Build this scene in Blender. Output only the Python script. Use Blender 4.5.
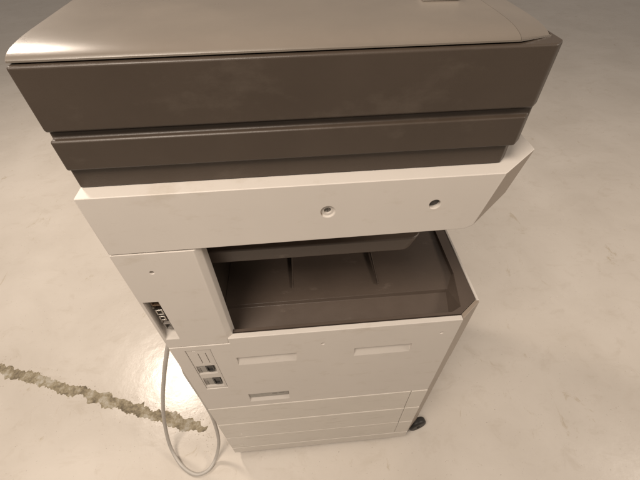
import bpy, bmesh, math, random
from mathutils import Vector, Matrix, noise
random.seed(7)
for o in list(bpy.data.objects):
    bpy.data.objects.remove(o)
S = bpy.context.scene
C = S.collection

# ------------------------------------------------------------ camera, light
cam_d = bpy.data.cameras.new("camera"); cam = bpy.data.objects.new("camera", cam_d); C.objects.link(cam)
r = (0.9963, -0.0851, -0.0105); d = (-0.0687, -0.7194, -0.6912); f = (0.0512, 0.6894, -0.7226)
m = Matrix(((r[0], -d[0], -f[0]), (r[1], -d[1], -f[1]), (r[2], -d[2], -f[2])))
cam.matrix_world = Matrix.Translation((0.2798, -0.376, 0.6567)) @ m.to_quaternion().to_matrix().to_4x4()
cam_d.sensor_width = 36; cam_d.lens = 365.91 / 640 * 36
cam_d.clip_start = 0.02; cam_d.clip_end = 100
S.camera = cam

W = bpy.data.worlds.new("World"); S.world = W; W.use_nodes = True
bg = W.node_tree.nodes["Background"]
bg.inputs[0].default_value = (1.0, 0.865, 0.745, 1); bg.inputs[1].default_value = 0.26

FLOOR = -0.815
def area(name, loc, target, sx, sy, power, col=(1, 0.865, 0.735)):
    l = bpy.data.lights.new(name, 'AREA'); l.shape = 'RECTANGLE'; l.size = sx; l.size_y = sy
    l.energy = power; l.color = col
    o = bpy.data.objects.new(name, l); C.objects.link(o); o.location = loc
    o.rotation_euler = (Vector(target) - Vector(loc)).to_track_quat('-Z', 'Y').to_euler()
    return o
area("ceiling_lamp_back", (-1.2, 1.5, 1.78), (-1.2, 1.5, 0), 0.36, 0.36, 50)
area("ceiling_lamp_front", (-0.40, -0.82, 2.0), (-0.2, -0.45, 0), 0.9, 0.7, 52)
area("fill_light_right", (3.9, -0.6, 2.0), (2.4, 0.1, -0.8), 1.2, 0.8, 75)  # added off-frame fill light, brightens the floor on the right
S.view_settings.view_transform = 'Standard'; S.view_settings.look = 'None'
S.view_settings.exposure = 0.0; S.view_settings.gamma = 1

# ------------------------------------------------------------ materials
def mat(name, col, rough=0.5, spec=0.5, metal=0, var=0.0, vscale=3, bump=0.0, bscale=400, rvar=0.0, dirt=None):
    M = bpy.data.materials.new(name); M.use_nodes = True
    nt = M.node_tree; N = nt.nodes; L = nt.links; b = N["Principled BSDF"]
    b.inputs["Roughness"].default_value = rough; b.inputs["Metallic"].default_value = metal
    b.inputs["Specular IOR Level"].default_value = spec
    b.inputs["Base Color"].default_value = (*col, 1)
    tc = N.new("ShaderNodeTexCoord")
    out = None
    if var:
        n = N.new("ShaderNodeTexNoise"); n.inputs["Scale"].default_value = vscale; n.inputs["Detail"].default_value = 6
        n.inputs["Roughness"].default_value = 0.6
        L.new(tc.outputs["Object"], n.inputs["Vector"])
        mr = N.new("ShaderNodeMapRange"); mr.inputs[1].default_value = 0.3; mr.inputs[2].default_value = 0.7
        mr.inputs[3].default_value = 1 - var; mr.inputs[4].default_value = 1 + var
        L.new(n.outputs["Fac"], mr.inputs[0])
        mx = N.new("ShaderNodeVectorMath"); mx.operation = 'SCALE'; mx.inputs[0].default_value = col
        L.new(mr.outputs[0], mx.inputs["Scale"]); out = mx.outputs[0]
        if rvar:
            mr2 = N.new("ShaderNodeMapRange"); mr2.inputs[1].default_value = 0.3; mr2.inputs[2].default_value = 0.7
            mr2.inputs[3].default_value = rough - rvar; mr2.inputs[4].default_value = rough + rvar
            L.new(n.outputs["Fac"], mr2.inputs[0]); L.new(mr2.outputs[0], b.inputs["Roughness"])
    if dirt:
        dcol, scale, lo, hi, stretch, amt = dirt
        mp = N.new("ShaderNodeMapping"); mp.inputs["Scale"].default_value = stretch
        L.new(tc.outputs["Object"], mp.inputs[0])
        n = N.new("ShaderNodeTexNoise"); n.inputs["Scale"].default_value = scale; n.inputs["Detail"].default_value = 10
        n.inputs["Roughness"].default_value = 0.68
        L.new(mp.outputs[0], n.inputs["Vector"])
        mr = N.new("ShaderNodeMapRange"); mr.inputs[1].default_value = lo; mr.inputs[2].default_value = hi
        mr.inputs[3].default_value = 0; mr.inputs[4].default_value = amt
        L.new(n.outputs["Fac"], mr.inputs[0])
        mi = N.new("ShaderNodeMix"); mi.data_type = 'RGBA'
        L.new(mr.outputs[0], mi.inputs[0])
        if out: L.new(out, mi.inputs[6])
        else: mi.inputs[6].default_value = (*col, 1)
        mi.inputs[7].default_value = (*dcol, 1); out = mi.outputs[2]
    if out: L.new(out, b.inputs["Base Color"])
    if bump:
        n = N.new("ShaderNodeTexNoise"); n.inputs["Scale"].default_value = bscale; n.inputs["Detail"].default_value = 3
        L.new(tc.outputs["Object"], n.inputs["Vector"])
        bp = N.new("ShaderNodeBump"); bp.inputs["Strength"].default_value = bump; bp.inputs["Distance"].default_value = 0.001
        L.new(n.outputs["Fac"], bp.inputs["Height"]); L.new(bp.outputs[0], b.inputs["Normal"])
    return M

WHITE = mat("aged_white_plastic", (0.60, 0.56, 0.515), 0.48, 0.4, var=0.03, vscale=5, bump=0.12, bscale=900, rvar=0.05,
            dirt=((0.42, 0.36, 0.28), 14, 0.56, 0.78, (1, 1, 2.5), 0.5))
WHITE_LOW = mat("scuffed_white_plastic", (0.61, 0.57, 0.515), 0.45, 0.4, var=0.05, vscale=6, bump=0.12, bscale=900, rvar=0.06,
            dirt=((0.36, 0.31, 0.24), 22, 0.55, 0.78, (0.6, 1, 2.2), 0.55))
BROWN = mat("dark_taupe_plastic", (0.058, 0.043, 0.032), 0.42, 0.5, var=0.10, vscale=7, bump=0.15, bscale=900, rvar=0.07,
            dirt=((0.14, 0.115, 0.092), 9, 0.54, 0.78, (0.7, 1, 1.3), 0.5))
TRAYM = mat("tray_taupe_plastic", (0.092, 0.070, 0.056), 0.38, 0.5, var=0.08, vscale=9, bump=0.15, bscale=900, rvar=0.06,
            dirt=((0.22, 0.18, 0.15), 25, 0.62, 0.78, (0.6, 1, 1), 0.6))
TAUPE = mat("cover_taupe_plastic", (0.175, 0.150, 0.125), 0.30, 0.5, var=0.08, vscale=5, bump=0.07, bscale=900, rvar=0.05,
            dirt=((0.235, 0.20, 0.165), 6, 0.5, 0.75, (1, 1, 1), 0.4))
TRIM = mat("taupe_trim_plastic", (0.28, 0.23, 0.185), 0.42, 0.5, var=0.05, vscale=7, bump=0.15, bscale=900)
RIM = mat("lid_rim_plastic", (0.13, 0.102, 0.082), 0.32, 0.5, var=0.08, vscale=7, bump=0.15, bscale=900)
CORE = mat("dark_chassis_metal", (0.10, 0.095, 0.09), 0.5, 0.4)
DARK = mat("socket_black_plastic", (0.015, 0.012, 0.010), 0.4, 0.5)
GREY = mat("connector_grey_plastic", (0.20, 0.18, 0.16), 0.45, 0.5)
STICK = mat("grey_sticker", (0.33, 0.31, 0.28), 0.5, 0.4, var=0.12, vscale=120)
METAL = mat("port_metal", (0.45, 0.43, 0.40), 0.3, 0.5, metal=1)
COPPER = mat("port_brown_board", (0.16, 0.10, 0.06), 0.5, 0.5, var=0.3, vscale=200)
RUBBER = mat("caster_rubber", (0.02, 0.018, 0.016), 0.5, 0.4)
CABLE = mat("grey_cable_sheath", (0.46, 0.435, 0.40), 0.42, 0.5, var=0.05, vscale=30)

def floor_mat():
    M = bpy.data.materials.new("polished_stained_floor"); M.use_nodes = True
    nt = M.node_tree; N = nt.nodes; L = nt.links; b = N["Principled BSDF"]
    tc = N.new("ShaderNodeTexCoord")
    def noi(scale, det, rough, stretch=(1, 1, 1), dist=0, loc=(0, 0, 0)):
        mp = N.new("ShaderNodeMapping"); mp.inputs["Scale"].default_value = stretch; mp.inputs["Location"].default_value = loc
        L.new(tc.outputs["Object"], mp.inputs[0])
        n = N.new("ShaderNodeTexNoise"); n.inputs["Scale"].default_value = scale; n.inputs["Detail"].default_value = det
        n.inputs["Roughness"].default_value = rough; n.inputs["Distortion"].default_value = dist
        L.new(mp.outputs[0], n.inputs["Vector"]); return n.outputs["Fac"]
    def mr(src, a, b_, c, d_):
        x = N.new("ShaderNodeMapRange"); x.inputs[1].default_value = a; x.inputs[2].default_value = b_
        x.inputs[3].default_value = c; x.inputs[4].default_value = d_; L.new(src, x.inputs[0]); return x.outputs[0]
    def mix(fac, a, bcol):
        x = N.new("ShaderNodeMix"); x.data_type = 'RGBA'; L.new(fac, x.inputs[0])
        if isinstance(a, tuple): x.inputs[6].default_value = (*a, 1)
        else: L.new(a, x.inputs[6])
        x.inputs[7].default_value = (*bcol, 1); return x.outputs[2]
    c1 = mix(mr(noi(2.2, 8, 0.6, dist=0.4), 0.35, 0.68, 0, 1), (0.62, 0.575, 0.52), (0.55, 0.505, 0.45))
    c2 = mix(mr(noi(9, 10, 0.7, (1, 1.6, 1), 0.6), 0.54, 0.74, 0, 0.42), c1, (0.44, 0.385, 0.315))
    c3 = mix(mr(noi(5, 9, 0.72, (2.2, 1, 1), 1.2, (3.1, 1.7, 0)), 0.62, 0.72, 0, 0.7), c2, (0.37, 0.30, 0.19))
    c4 = mix(mr(noi(30, 6, 0.7, (1, 5, 1), 1.5, (1, 4, 0)), 0.68, 0.75, 0, 0.6), c3, (0.30, 0.24, 0.18))
    c5 = mix(mr(noi(170, 3, 0.5, (1, 1, 1), 0, (2, 2, 0)), 0.70, 0.76, 0, 0.6), c4, (0.22, 0.18, 0.14))
    L.new(c5, b.inputs["Base Color"])
    L.new(mr(noi(6, 8, 0.65), 0.3, 0.7, 0.15, 0.30), b.inputs["Roughness"])
    bp = N.new("ShaderNodeBump"); bp.inputs["Strength"].default_value = 0.25; bp.inputs["Distance"].default_value = 0.004
    L.new(noi(14, 5, 0.6), bp.inputs["Height"]); L.new(bp.outputs[0], b.inputs["Normal"])
    return M
FLOORM = floor_mat()

def patch_mat():
    M = bpy.data.materials.new("crumbled_patch"); M.use_nodes = True
    nt = M.node_tree; N = nt.nodes; L = nt.links; b = N["Principled BSDF"]
    tc = N.new("ShaderNodeTexCoord")
    n = N.new("ShaderNodeTexNoise"); n.inputs["Scale"].default_value = 28; n.inputs["Detail"].default_value = 8; n.inputs["Roughness"].default_value = 0.7
    L.new(tc.outputs["Object"], n.inputs["Vector"])
    cr = N.new("ShaderNodeValToRGB"); e = cr.color_ramp.elements
    e[0].position = 0.36; e[0].color = (0.13, 0.105, 0.07, 1); e[1].position = 0.64; e[1].color = (0.44, 0.41, 0.35, 1)
    x = e.new(0.5); x.color = (0.29, 0.245, 0.165, 1)
    L.new(n.outputs["Fac"], cr.inputs[0]); L.new(cr.outputs[0], b.inputs["Base Color"])
    b.inputs["Roughness"].default_value = 0.75
    bp = N.new("ShaderNodeBump"); bp.inputs["Strength"].default_value = 0.8; bp.inputs["Distance"].default_value = 0.004
    L.new(n.outputs["Fac"], bp.inputs["Height"]); L.new(bp.outputs[0], b.inputs["Normal"])
    return M
PATCHM = patch_mat()

# ------------------------------------------------------------ mesh helpers
def poly_prism(bm, pts, axis, a, b):
    """closed outline pts extruded along axis from a to b (pts are the two other coordinates in x,y,z order)"""
    def P(p, t):
        return {'x': (t, p[0], p[1]), 'y': (p[0], t, p[1]), 'z': (p[0], p[1], t)}[axis]
    v0 = [bm.verts.new(P(p, a)) for p in pts]; v1 = [bm.verts.new(P(p, b)) for p in pts]
    n = len(pts)
    bm.faces.new(v0); bm.faces.new(v1)
    for i in range(n):
        bm.faces.new((v0[i], v0[(i + 1) % n], v1[(i + 1) % n], v1[i]))
def box(bm, x0, x1, y0, y1, z0, z1):
    poly_prism(bm, [(x0, y0), (x1, y0), (x1, y1), (x0, y1)], 'z', z0, z1)
def cyl(bm, c, r, h, axis='y', seg=32, r2=None):
    rot = {'y': Matrix.Rotation(math.pi / 2, 4, 'X'), 'z': Matrix.Identity(4), 'x': Matrix.Rotation(math.pi / 2, 4, 'Y')}[axis]
    bmesh.ops.create_cone(bm, cap_ends=True, segments=seg, radius1=r, radius2=r if r2 is None else r2, depth=h,
                          matrix=Matrix.Translation(c) @ rot)
def new_mesh(name, bm):
    bmesh.ops.recalc_face_normals(bm, faces=bm.faces)
    me = bpy.data.meshes.new(name); bm.to_mesh(me); bm.free(); return me
def smooth(me, ang=35):
    for p in me.polygons: p.use_smooth = True
    me.set_sharp_from_angle(angle=math.radians(ang))
def obj(name, bm, material, parent=None, bevel=0.0, seg=2, cuts=None, ang=30, label=None):
    me = new_mesh(name, bm)
    o = bpy.data.objects.new(name, me); C.objects.link(o); o.data.materials.append(material)
    smooth(o.data)
    if cuts is not None or bevel:
        if cuts is not None:
            cm = new_mesh("cutter", cuts); co = bpy.data.objects.new("cutter", cm); C.objects.link(co)
            md = o.modifiers.new("cut", 'BOOLEAN'); md.operation = 'DIFFERENCE'; md.object = co; md.solver = 'EXACT'
            md.use_self = True
        if cuts is not None and not bevel:
            pass
        if bevel:
            bv = o.modifiers.new("bevel", 'BEVEL'); bv.width = bevel; bv.segments = seg
            bv.limit_method = 'ANGLE'; bv.angle_limit = math.radians(ang); bv.use_clamp_overlap = True
        wn = o.modifiers.new("wn", 'WEIGHTED_NORMAL'); wn.keep_sharp = True; wn.weight = 100; wn.mode = 'FACE_AREA'
        dg = bpy.context.evaluated_depsgraph_get(); dg.update()
        nm = bpy.data.meshes.new_from_object(o.evaluated_get(dg))
        o.modifiers.clear(); o.data = nm
        if not nm.materials: nm.materials.append(material)
        if cuts is not None: bpy.data.objects.remove(co)
    if parent: o.parent = parent
    if label: o["label"] = label
    return o
B = bmesh.new

def tube(bm, pts, rad, seg=14, sub=10):
    P = [Vector(p) for p in pts]
    Q = []
    for i in range(len(P) - 1):
        p0 = P[max(i - 1, 0)]; p1 = P[i]; p2 = P[i + 1]; p3 = P[min(i + 2, len(P) - 1)]
        for k in range(sub):
            t = k / sub
            Q.append(0.5 * ((2 * p1) + (p2 - p0) * t + (2 * p0 - 5 * p1 + 4 * p2 - p3) * t * t + (3 * p1 - p0 - 3 * p2 + p3) * t ** 3))
    Q.append(P[-1])
    up = Vector((0.3, 1, 0.2)).normalized(); rings = []
    for i, q in enumerate(Q):
        t = (Q[min(i + 1, len(Q) - 1)] - Q[max(i - 1, 0)]).normalized()
        a = (up - t * up.dot(t)).normalized(); up = a; b = t.cross(a)
        rings.append([bm.verts.new(q + rad * (math.cos(2 * math.pi * k / seg) * a + math.sin(2 * math.pi * k / seg) * b)) for k in range(seg)])
    for i in range(len(rings) - 1):
        for k in range(seg):
            bm.faces.new((rings[i][k], rings[i][(k + 1) % seg], rings[i + 1][(k + 1) % seg], rings[i + 1][k]))
    bm.faces.new(rings[0]); bm.faces.new(rings[-1])

# ------------------------------------------------------------ floor
bm = B(); box(bm, -9, 9, -6, 12, FLOOR - 0.1, FLOOR)
fl = obj("floor", bm, FLOORM); fl["kind"] = "structure"

# ragged strip of crumbled filler across the floor
bm = B()
A1 = Vector((-0.118, 0.092)); A0 = A1 + (Vector((-0.98, 0.395)) - A1) * 2.2; n = 370; rows = 9
dv = (A1 - A0); nv = Vector((-dv.y, dv.x)).normalized(); grid = []
for i in range(n + 1):
    t = i / n; p = A0 + dv * t
    w = (0.024 + 0.007 * noise.noise(Vector((i * 0.06, 7.7, 2)))) * (1.0 - 0.15 * t)
    j = 1 if t < 0.965 else 0.25 + 0.75 * (1 - t) / 0.035
    hi = w * j + 0.013 * noise.fractal(Vector((i * 0.13, 3.1, 0)), 0.35, 2.2, 6) + 0.002
    lo = -w * j + 0.013 * noise.fractal(Vector((i * 0.13, 9.4, 0)), 0.35, 2.2, 6) - 0.002
    hi = max(hi, 0.002); lo = min(lo, -0.002)
    off = 0.008 * noise.noise(Vector((i * 0.05, 0, 5)))
    rw = []
    for k in range(rows):
        s = k / (rows - 1); q = p + nv * (lo + (hi - lo) * s + off)
        z = FLOOR - 0.001 if k in (0, rows - 1) or i in (0, n) else FLOOR + 0.0008 + 0.0016 * abs(noise.fractal(Vector((q.x * 45, q.y * 45, 0)), 0.6, 2.2, 4))
        rw.append(bm.verts.new((q.x, q.y, z)))
    grid.append(rw)
for i in range(n):
    for k in range(rows - 1):
        bm.faces.new((grid[i][k], grid[i + 1][k], grid[i + 1][k + 1], grid[i][k + 1]))
pt = obj("floor_patch", bm, PATCHM); pt["kind"] = "structure"
# flakes and crumbs that broke out of the patch
bm = B()
for k in range(260):
    t = random.random() ** 0.6; p = A0 + dv * (t * 1.05)
    q = p + nv * random.choice((-1, 1)) * (0.02 + abs(random.gauss(0, 0.022)))
    if k < 40: q = Vector((-0.105, 0.060)) + Vector((random.gauss(0, 0.016), random.gauss(0, 0.030)))
    rr_ = random.uniform(0.0007, 0.0026); h = random.uniform(0.0004, 0.0012); n_ = random.choice((4, 5, 6)); a0 = random.random() * 6
    ring = [(q.x + rr_ * random.uniform(0.6, 1.2) * math.cos(a0 + 2 * math.pi * i / n_), q.y + rr_ * random.uniform(0.6, 1.2) * math.sin(a0 + 2 * math.pi * i / n_)) for i in range(n_)]
    poly_prism(bm, ring, 'z', FLOOR - 0.0002, FLOOR + h)
db = obj("floor_debris", bm, mat("pale_flakes", (0.55, 0.50, 0.43), 0.6, var=0.35, vscale=60)); db["kind"] = "stuff"


# ------------------------------------------------------------ photocopier
cop = bpy.data.objects.new("photocopier", None); C.objects.link(cop); cop.location = (0.3, 0.3, FLOOR)
cop["label"] = "large white and dark brown office photocopier with an empty inner paper tray"
cop["category"] = "photocopier"
bpy.context.view_layer.update()
class Root: pass
def part(*a, **k):
    o = obj(*a, **k)
    return o
PARTS = []
def P(name, bm, material, parent=None, shift=0.0, **k):
    o = obj(name, bm, material, None, **k)
    PARTS.append((o, parent or cop))
    if shift: o.data.transform(Matrix.Translation((0, shift, 0)))
    return o

# chassis behind the panels
bm = B(); poly_prism(bm, [(0.0045, 0.0125), (0.586, 0.0125), (0.640, 0.052), (0.640, 0.6), (0.0045, 0.6)], 'z', -0.786, -0.085)
P("chassis", bm, CORE)
# column on the left, seen as the dark left wall of the opening
bm = B(); poly_prism(bm, [(0.0045, 0.0305), (0.104, 0.0305), (0.104, 0.6), (0.0045, 0.6)], 'z', -0.084, 0.2600)
P("inner_column", bm, BROWN)
bm = B(); box(bm, 0.105, 0.640, 0.451, 0.6, -0.084, 0.2640)
P("rear_wall", bm, BROWN, bevel=0.002)

# upper left panel with the port recess
bm = B(); poly_prism(bm, [(0.0, 0.0), (0.1205, 0.0), (0.1300, 0.0085), (0.1300, 0.030), (0.0, 0.030)], 'z', -0.0185, 0.2592)
cut = B()
poly_prism(cut, [(-0.01, 0.009), (0.0, 0.013), (0.022, 0.034), (0.022, 0.139), (-0.01, 0.139)], 'x', 0.0055, 0.0315)
cyl(cut, (0.0465, 0.0, 0.2159), 0.0036, 0.012)
up = P("upper_panel", bm, WHITE, shift=-0.0010, cuts=cut, bevel=0.0012)
# ports inside the recess
bm = B(); box(bm, 0.0065, 0.0305, 0.019, 0.0215, 0.036, 0.138); P("port_board", bm, COPPER, up)
for (x0, x1, z0, z1, mt, y0) in ((0.009, 0.026, 0.112, 0.134, COPPER, 0.010), (0.011, 0.024, 0.086, 0.102, METAL, 0.008),
                                 (0.010, 0.022, 0.066, 0.080, METAL, 0.009), (0.013, 0.027, 0.040, 0.060, GREY, 0.006)):
    bm = B(); box(bm, x0, x1, y0, 0.0185, z0, z1)
    cut = B(); box(cut, x0 + 0.0028, x1 - 0.0028, y0 - 0.01, y0 + 0.007, z0 + 0.003, z1 - 0.003)
    P("port", bm, mt, up, cuts=cut, bevel=0.0006)
for (x, z) in ((0.0275, 0.106), (0.0095, 0.107), (0.0265, 0.083), (0.010, 0.061)):
    bm = B(); cyl(bm, (x, 0.0145, z), 0.0022, 0.009, seg=12); P("port_screw", bm, METAL, up)

# lower front panel
bm = B(); poly_prism(bm, [(0.0, -0.3605), (0.5995, -0.3605), (0.5995, 0.0), (0.1215, 0.0), (0.1215, -0.0200), (0.0, -0.0200)], 'y', 0.0, 0.0115)
cut = B()
def recess(x0, x1, zb, zt, dep=0.0085, flat=False):
    poly_prism(cut, [(-0.01, zb - 0.006), (0.0, zb), (dep, (zb + 0.013) if flat else zt - 0.007), (dep, zt), (-0.01, zt)], 'x', x0, x1)
recess(0.1235, 0.2525, -0.1180, -0.0830)
recess(0.3800, 0.5075, -0.1200, -0.0850)
recess(0.1185, 0.2215, -0.3330, -0.2850, 0.006, True)
for (x, z) in ((0.3108, -0.0526), (0.5654, -0.0478)):
    cyl(cut, (x, 0.0, z), 0.0038, 0.008)
poly_prism(cut, [(0.0275, -0.0365), (0.0785, -0.0365), (0.0785, -0.2310), (0.0275, -0.2310)], 'y', -0.01, 0.0075)
lp = P("lower_panel", bm, WHITE, shift=-0.0020, cuts=cut, bevel=0.0012)
# flat sticker at the bottom of the third recess, with worn grey marks
bm = B(); box(bm, 0.121, 0.219, 0.0045, 0.0058, -0.316, -0.287); st = P("recess_sticker", bm, STICK, lp, shift=-0.0024)
bm = B()
for (x0, x1, z) in ((0.178, 0.190, -0.300), (0.195, 0.209, -0.299)):
    box(bm, x0, x1, 0.0041, 0.0044, z - 0.004, z + 0.001)
P("sticker_mark", bm, GREY, st, shift=-0.0024)
# interface plate
bm = B(); box(bm, 0.0285, 0.0775, 0.0012, 0.0070, -0.2300, -0.0375)
cut = B()
box(cut, 0.0488, 0.0503, -0.01, 0.0045, -0.100, -0.053); box(cut, 0.0640, 0.0655, -0.01, 0.0045, -0.100, -0.053)
poly_prism(cut, [(-0.01, -0.1545), (0.0012, -0.1515), (0.0052, -0.1435), (0.0052, -0.1105), (-0.01, -0.1105)], 'x', 0.0305, 0.0715)
poly_prism(cut, [(-0.01, -0.2235), (0.0012, -0.2200), (0.0052, -0.2110), (0.0052, -0.1725), (-0.01, -0.1725)], 'x', 0.0305, 0.0720)
box(cut, 0.040, 0.0475, -0.01, 0.003, -0.0425, -0.0395)
ip = P("interface_plate", bm, WHITE, lp, shift=-0.0016, cuts=cut, bevel=0.0005)
bm = B(); box(bm, 0.0500, 0.0640, -0.0028, 0.0049, -0.0975, -0.0560); P("blank_tab", bm, WHITE, ip, bevel=0.0006) if False else bm.free()
for (x0, x1, z0, z1, mt) in ((0.0505, 0.0675, -0.1405, -0.1125, DARK), (0.0520, 0.0695, -0.2095, -0.1745, DARK)):
    bm = B(); poly_prism(bm, [(x0, z0 + 0.004), (x0 + 0.004, z0), (x1 - 0.004, z0), (x1, z0 + 0.004), (x1, z1), (x0, z1)], 'y', 0.0008, 0.0051)
    cut = B(); poly_prism(cut, [(x0 + 0.003, z0 + 0.006), (x1 - 0.003, z0 + 0.006), (x1 - 0.003, z1 - 0.004), (x0 + 0.003, z1 - 0.004)], 'y', -0.01, 0.0035)
    P("socket", bm, mt, ip, shift=-0.0016, cuts=cut)
for (x0, x1, z0, z1) in ((0.0315, 0.0375, -0.1440, -0.1220), (0.0315, 0.0380, -0.2110, -0.1890)):
    bm = B(); box(bm, x0, x1, 0.0022, 0.0051, z0, z1); P("jack", bm, GREY, ip, shift=-0.0016, bevel=0.0005)
for (x0, x1, z0, z1) in ((0.0376, 0.0500, -0.1440, -0.1180), (0.0382, 0.0515, -0.2120, -0.1770)):
    bm = B(); box(bm, x0, x1, 0.0030, 0.0051, z0, z1); P("socket_frame", bm, STICK, ip, shift=-0.0016, bevel=0.0004)

# drawers and skirting
for (z0, z1, nm, sh) in ((-0.4865, -0.3613, "drawer_front", -0.0032), (-0.6105, -0.4873, "drawer_front", -0.0044), (-0.7195, -0.6113, "base_panel", -0.0050)):
    bm = B(); box(bm, 0.0, 0.5528, 0.0, 0.0115, z0, z1)
    cut = None
    if z0 < -0.5:
        cut = B(); cyl(cut, *(((0.0529, 0, -0.5813), 0.0035, 0.006) if nm == "drawer_front" else ((0.0517, 0, -0.705), 0.0030, 0.006)))
        if nm == "base_panel": cyl(cut, (0.036, 0, -0.688), 0.007, 0.0016)
    P(nm, bm, WHITE_LOW, shift=sh, cuts=cut, bevel=0.0018)
    bm = B(); box(bm, 0.5544, 0.5995, 0.0, 0.0115, z0, z1); P("corner_cover", bm, WHITE_LOW, shift=sh - 0.0004, bevel=0.0018)
bm = B(); poly_prism(bm, [(0.0, -0.7203), (0.0, -0.770), (0.012, -0.790), (0.0122, -0.7203)], 'x', 0.0, 0.5995)
P("skirting", bm, WHITE_LOW, shift=-0.0058, bevel=0.001)

# chamfered corner and side panels
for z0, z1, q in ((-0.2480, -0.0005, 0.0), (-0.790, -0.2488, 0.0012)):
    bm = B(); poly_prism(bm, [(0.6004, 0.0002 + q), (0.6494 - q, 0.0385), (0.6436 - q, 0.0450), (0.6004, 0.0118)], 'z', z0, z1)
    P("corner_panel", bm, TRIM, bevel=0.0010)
bm = B(); box(bm, 0.6434, 0.6494, 0.0465, 0.6, -0.790, 0.0015)
bmesh.ops.translate(bm, verts=[v for v in bm.verts if v.co.y < 0.05], vec=(0, -0.0055, 0))
P("side_panel", bm, WHITE, bevel=0.0012)
bm = B(); box(bm, 0.0, 0.0042, 0.0308, 0.6, -0.790, 0.2592); P("side_panel", bm, WHITE)
bm = B(); box(bm, 0.0, 0.6494, 0.6005, 0.606, -0.790, 0.2592); P("rear_panel", bm, WHITE)
bm = B(); box(bm, 0.0, 0.0042, 0.0118, 0.0300, -0.790, -0.0195); P("side_trim", bm, WHITE)

# output tray
bm = B()
V = lambda *p: bm.verts.new(p)
A0, A1, A2, A3, A4, A5 = V(.105, .0185, 0), V(.583, .0185, 0), V(.605, .030, 0), V(.6195, .118, 0), V(.6195, .449, 0), V(.105, .449, 0)
O0, O1, O2, O3, O4, O5 = V(.105, .012, 0), V(.6000, .0121, 0), V(.6428, .0453, 0), V(.6432, .0462, 0), V(.6432, .450, 0), V(.105, .450, 0)
R0, R1, R2 = V(.105, .0865, -.015), V(.597, .0850, -.012), V(.6180, .1210, -.010)
B0, B1 = V(.105, .449, -.030), V(.6188, .449, -.004)
W0, W1, W2 = V(.105, .020, -.034), V(.577, .020, -.034), V(.588, .030, -.034)
X0, X1 = V(.105, .0830, -.0215), V(.5950, .0820, -.0215)
L0 = V(.105, .012, -.084); L1 = V(.6000, .0121, -.084); L2 = V(.6428, .0453, -.084); L3 = V(.6432, .0462, -.084); L4 = V(.6432, .45, -.084); L5 = V(.105, .45, -.084)
for fcs in ((A0, A1, W1, W0), (W0, W1, W2, X1, X0), (X0, X1, R1, R0), (R0, R1, B0), (R1, R2, B1), (R1, B1, B0), (A3, A4, B1, R2), (A2, A3, R2, R1), (A2, R1, X1, W2),
            (A1, A2, W2, W1), (A4, A5, B0, B1), (O0, O1, A1, A0), (O1, O2, A2, A1), (O2, O3, A3, A2), (O3, O4, A4, A3), (O4, O5, A5, A4),
            (O0, O1, L1, L0), (O1, O2, L2, L1), (O2, O3, L3, L2), (O3, O4, L4, L3), (O4, O5, L5, L4), (L0, L1, L2, L3, L4, L5)):
    bm.faces.new(fcs)
tray = P("output_tray", bm, TRAYM, bevel=0.0022, seg=3, ang=24)
for (x, h, y0) in ((0.2535, 0.0030, 0.120), (0.4460, 0.0030, 0.112)):
    bm = B()
    u_ = (x - 0.105) / 0.51; zf = lambda y: -0.015 + 0.0075 * u_ - (y - 0.087) / 0.362 * (0.015 - 0.015 * u_)
    poly_prism(bm, [(y0, zf(y0) - 0.003), (y0 + 0.002, zf(y0) + 0.5 * h), (y0 + 0.09, zf(y0 + 0.09) + h), (0.44, zf(0.44) + h), (0.44, zf(0.44) - 0.003)], 'x', x - 0.0014, x + 0.0014)
    P("rib", bm, TRAYM, tray, bevel=0.0008)

# upper shelf under the scanner
bm = B()
cx, cy, rr = 0.472, 0.085, 0.025
outl = [(0.1045, 0.060), (cx - 0.004, 0.060)] + [(cx + rr * math.sin(a), cy - rr * math.cos(a)) for a in [math.radians(t) for t in range(10, 91, 10)]] + [(cx + rr, 0.4), (0.1045, 0.4)]
poly_prism(bm, outl, 'z', 0.1550, 0.1880)
for v in bm.verts:
    if v.co.z < 0.16 and v.co.x > 0.44: v.co.x -= 0.012
    if v.co.z < 0.16 and v.co.y < 0.12: v.co.y += 0.002
P("inner_shelf", bm, TRAYM, bevel=0.003, seg=3, ang=50)

# scanner housing
bm = B()
pts = [(0.0, 0, 0.2604), (0.119, 0, 0.2604), (0.528, 0, 0.2655), (0.5385, 0, 0.2715), (0.5575, 0, 0.3657), (0.0, 0, 0.3657),
       (0.0, 0.6, 0.2604), (0.528, 0.6, 0.2655), (0.6, 0.6, 0.2925), (0.622, 0.6, 0.3657), (0.0, 0.6, 0.3657),
       (0.601, 0.045, 0.2925), (0.622, 0.052, 0.3657)]
for p in pts: bm.verts.new(p)
bmesh.ops.convex_hull(bm, input=bm.verts)
bmesh.ops.dissolve_limit(bm, angle_limit=math.radians(1.5), verts=bm.verts, edges=bm.edges)
cut = B()
cyl(cut, (0.3194, 0.0, 0.3175), 0.0098, 0.0060); cyl(cut, (0.3194, 0.003, 0.3175), 0.0045, 0.016)
cyl(cut, (0.4703, 0.0, 0.3185), 0.0078, 0.0190)
sc = P("scanner_housing", bm, WHITE, cuts=cut, bevel=0.0022, seg=3, ang=28)
bm = B(); cyl(bm, (0.4703, 0.0082, 0.3185), 0.0076, 0.0020, seg=24); P("hole_shade_disc", bm, CORE, sc)  # dark disc stands in for the shadow inside the right-hand hole
bm = B(); cyl(bm, (0.3194, 0.0075, 0.3175), 0.0036, 0.005, seg=20)
cut = B(); box(cut, 0.3164, 0.3224, 0.0, 0.0062, 0.3169, 0.3181); box(cut, 0.3188, 0.3200, 0.0, 0.0062, 0.3145, 0.3205)
P("screw", bm, GREY, sc, cuts=cut)

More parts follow.
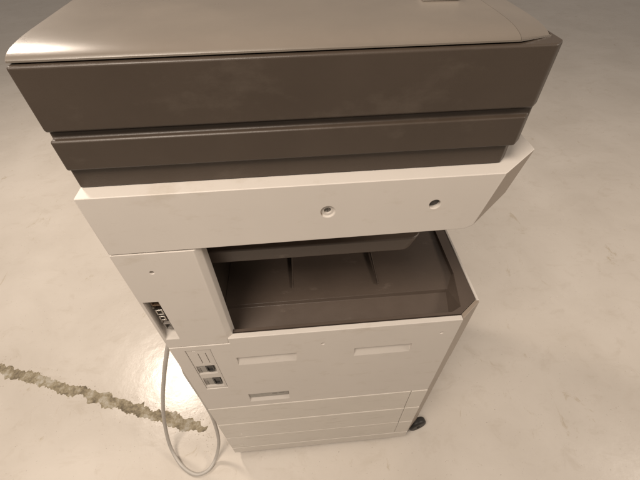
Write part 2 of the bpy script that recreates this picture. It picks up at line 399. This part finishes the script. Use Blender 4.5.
sc.data.materials.append(TRIM)
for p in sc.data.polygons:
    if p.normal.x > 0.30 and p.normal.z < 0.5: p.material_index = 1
def layer(name, prof, x1, material, ch=0.022, bevel=0.0015, parent=None, x0=0.002, **k):
    """moulded layer: profile (y,z) run along x, with a chamfered right front corner"""
    bm = B(); poly_prism(bm, prof, 'x', x0, x1)
    cut = B(); y0 = min(p[0] for p in prof)
    poly_prism(cut, [(x1 - ch, y0 - 0.01), (x1 + 0.02, y0 - 0.01), (x1 + 0.02, y0 + ch + 0.01)][:3], 'z', prof[0][1] - 0.05, max(p[1] for p in prof) + 0.05)
    return P(name, bm, material, parent, cuts=cut, bevel=bevel, **k)
layer("glass_frame", [(0.0225, 0.3662), (0.0225, 0.3955), (0.6, 0.3955), (0.6, 0.3662)], 0.568, BROWN, bevel=0.0018)
layer("lid_base", [(0.0165, 0.3962), (0.0165, 0.4362), (0.0245, 0.4362), (0.0245, 0.4450), (0.6, 0.4450), (0.6, 0.3962)], 0.574, BROWN, bevel=0.0024)
lid = layer("document_lid", [(0.0195, 0.4458), (0.0180, 0.4500), (0.0180, 0.5180), (0.6, 0.5180), (0.6, 0.4458)], 0.578, BROWN, bevel=0.0028, seg=4)
# top cover: gently domed sheet, its right flank slopes away
bm = B()
prof = [(0.0262, 0.5187), (0.0240, 0.5198), (0.0242, 0.5215), (0.0258, 0.5232), (0.029, 0.5248), (0.034, 0.5264), (0.042, 0.5280), (0.052, 0.5292), (0.066, 0.5301), (0.090, 0.5306), (0.6, 0.5306), (0.6, 0.5187)]
poly_prism(bm, prof, 'x', 0.002, 0.5257)
tp = P("top_cover", bm, TAUPE, lid, bevel=0.0)
bm = B()
v0 = [bm.verts.new((0.5262, y, z)) for y, z in prof]
v1 = [bm.verts.new((0.570, y + (0.018 if y < 0.5 else 0), z - (0.006 if z > 0.523 else 0.0) - (0.002 if 0.519 < z < 0.523 else 0))) for y, z in prof]
n_ = len(prof); bm.faces.new(v0); bm.faces.new(v1)
for i in range(n_): bm.faces.new((v0[i], v0[(i + 1) % n_], v1[(i + 1) % n_], v1[i]))
P("side_cover", bm, TAUPE, lid)
bm = B(); box(bm, 0.452, 0.4990, 0.1440, 0.330, 0.5309, 0.5365)
bmesh.ops.rotate(bm, verts=bm.verts, cent=(0.464, 0.144, 0.53), matrix=Matrix.Rotation(math.radians(-3), 3, 'Z'))
P("paper_guide", bm, WHITE, lid, bevel=0.001)

# casters
def caster(x, y, a):
    bm = B(); cyl(bm, (0, 0, 0), 0.034, 0.026, axis='y', seg=48); w = obj("caster", bm, RUBBER, bevel=0.009, seg=5)
    w.location = (x, y, FLOOR + 0.034); w.rotation_euler = (0, 0, a)
    bm = B(); cyl(bm, (0, 0, 0), 0.005, 0.033, axis='y', seg=16)
    fk = obj("caster_axle", bm, DARK, bevel=0.0008); fk.location = w.location; fk.rotation_euler = w.rotation_euler
    PARTS.append((w, cop)); PARTS.append((fk, w))
caster(0.655, 0.034, math.radians(15))
caster(0.07, 0.10, 0.4); caster(0.07, 0.54, 0.2); caster(0.60, 0.54, 0)

bpy.context.view_layer.update()
for o, par in PARTS:
    mw = o.matrix_world.copy(); o.parent = par; o.matrix_parent_inverse = Matrix.Identity(4)
bpy.context.view_layer.update()
# bake the world placement into each part's local placement
world = {}
for o, par in PARTS: world[o.name] = o.matrix_basis.copy()
for o, par in PARTS:
    pw = cop.matrix_world if par is cop else world[par.name]
    o.matrix_basis = pw.inverted() @ world[o.name]

# ------------------------------------------------------------ power cable
bm = B()
tube(bm, [(0.0042, 0.075, -0.07), (-0.018, 0.06, -0.075), (-0.035,0.057,-0.1),(-0.067,0.063,-0.18),(-0.115,0.073,-0.31),(-0.169,0.078,-0.47),(-0.213,0.07,-0.63),(-0.228,0.034,-0.765),(-0.193,-0.018,-0.807),(-0.14,-0.051,-0.8085),(-0.097,-0.042,-0.8085),(-0.069,-0.008,-0.79),(-0.047,0.022,-0.71),(-0.041,0.048,-0.59),(-0.044,0.061,-0.47),(-0.046,0.063,-0.34),(-0.043,0.062,-0.25),(-0.028,0.066,-0.20),(0.0042,0.075,-0.185)], 0.0056)
cb = obj("power_cable", bm, CABLE)
cb["label"] = "grey cable hanging in a loop to the floor beside the copier"; cb["category"] = "cable"
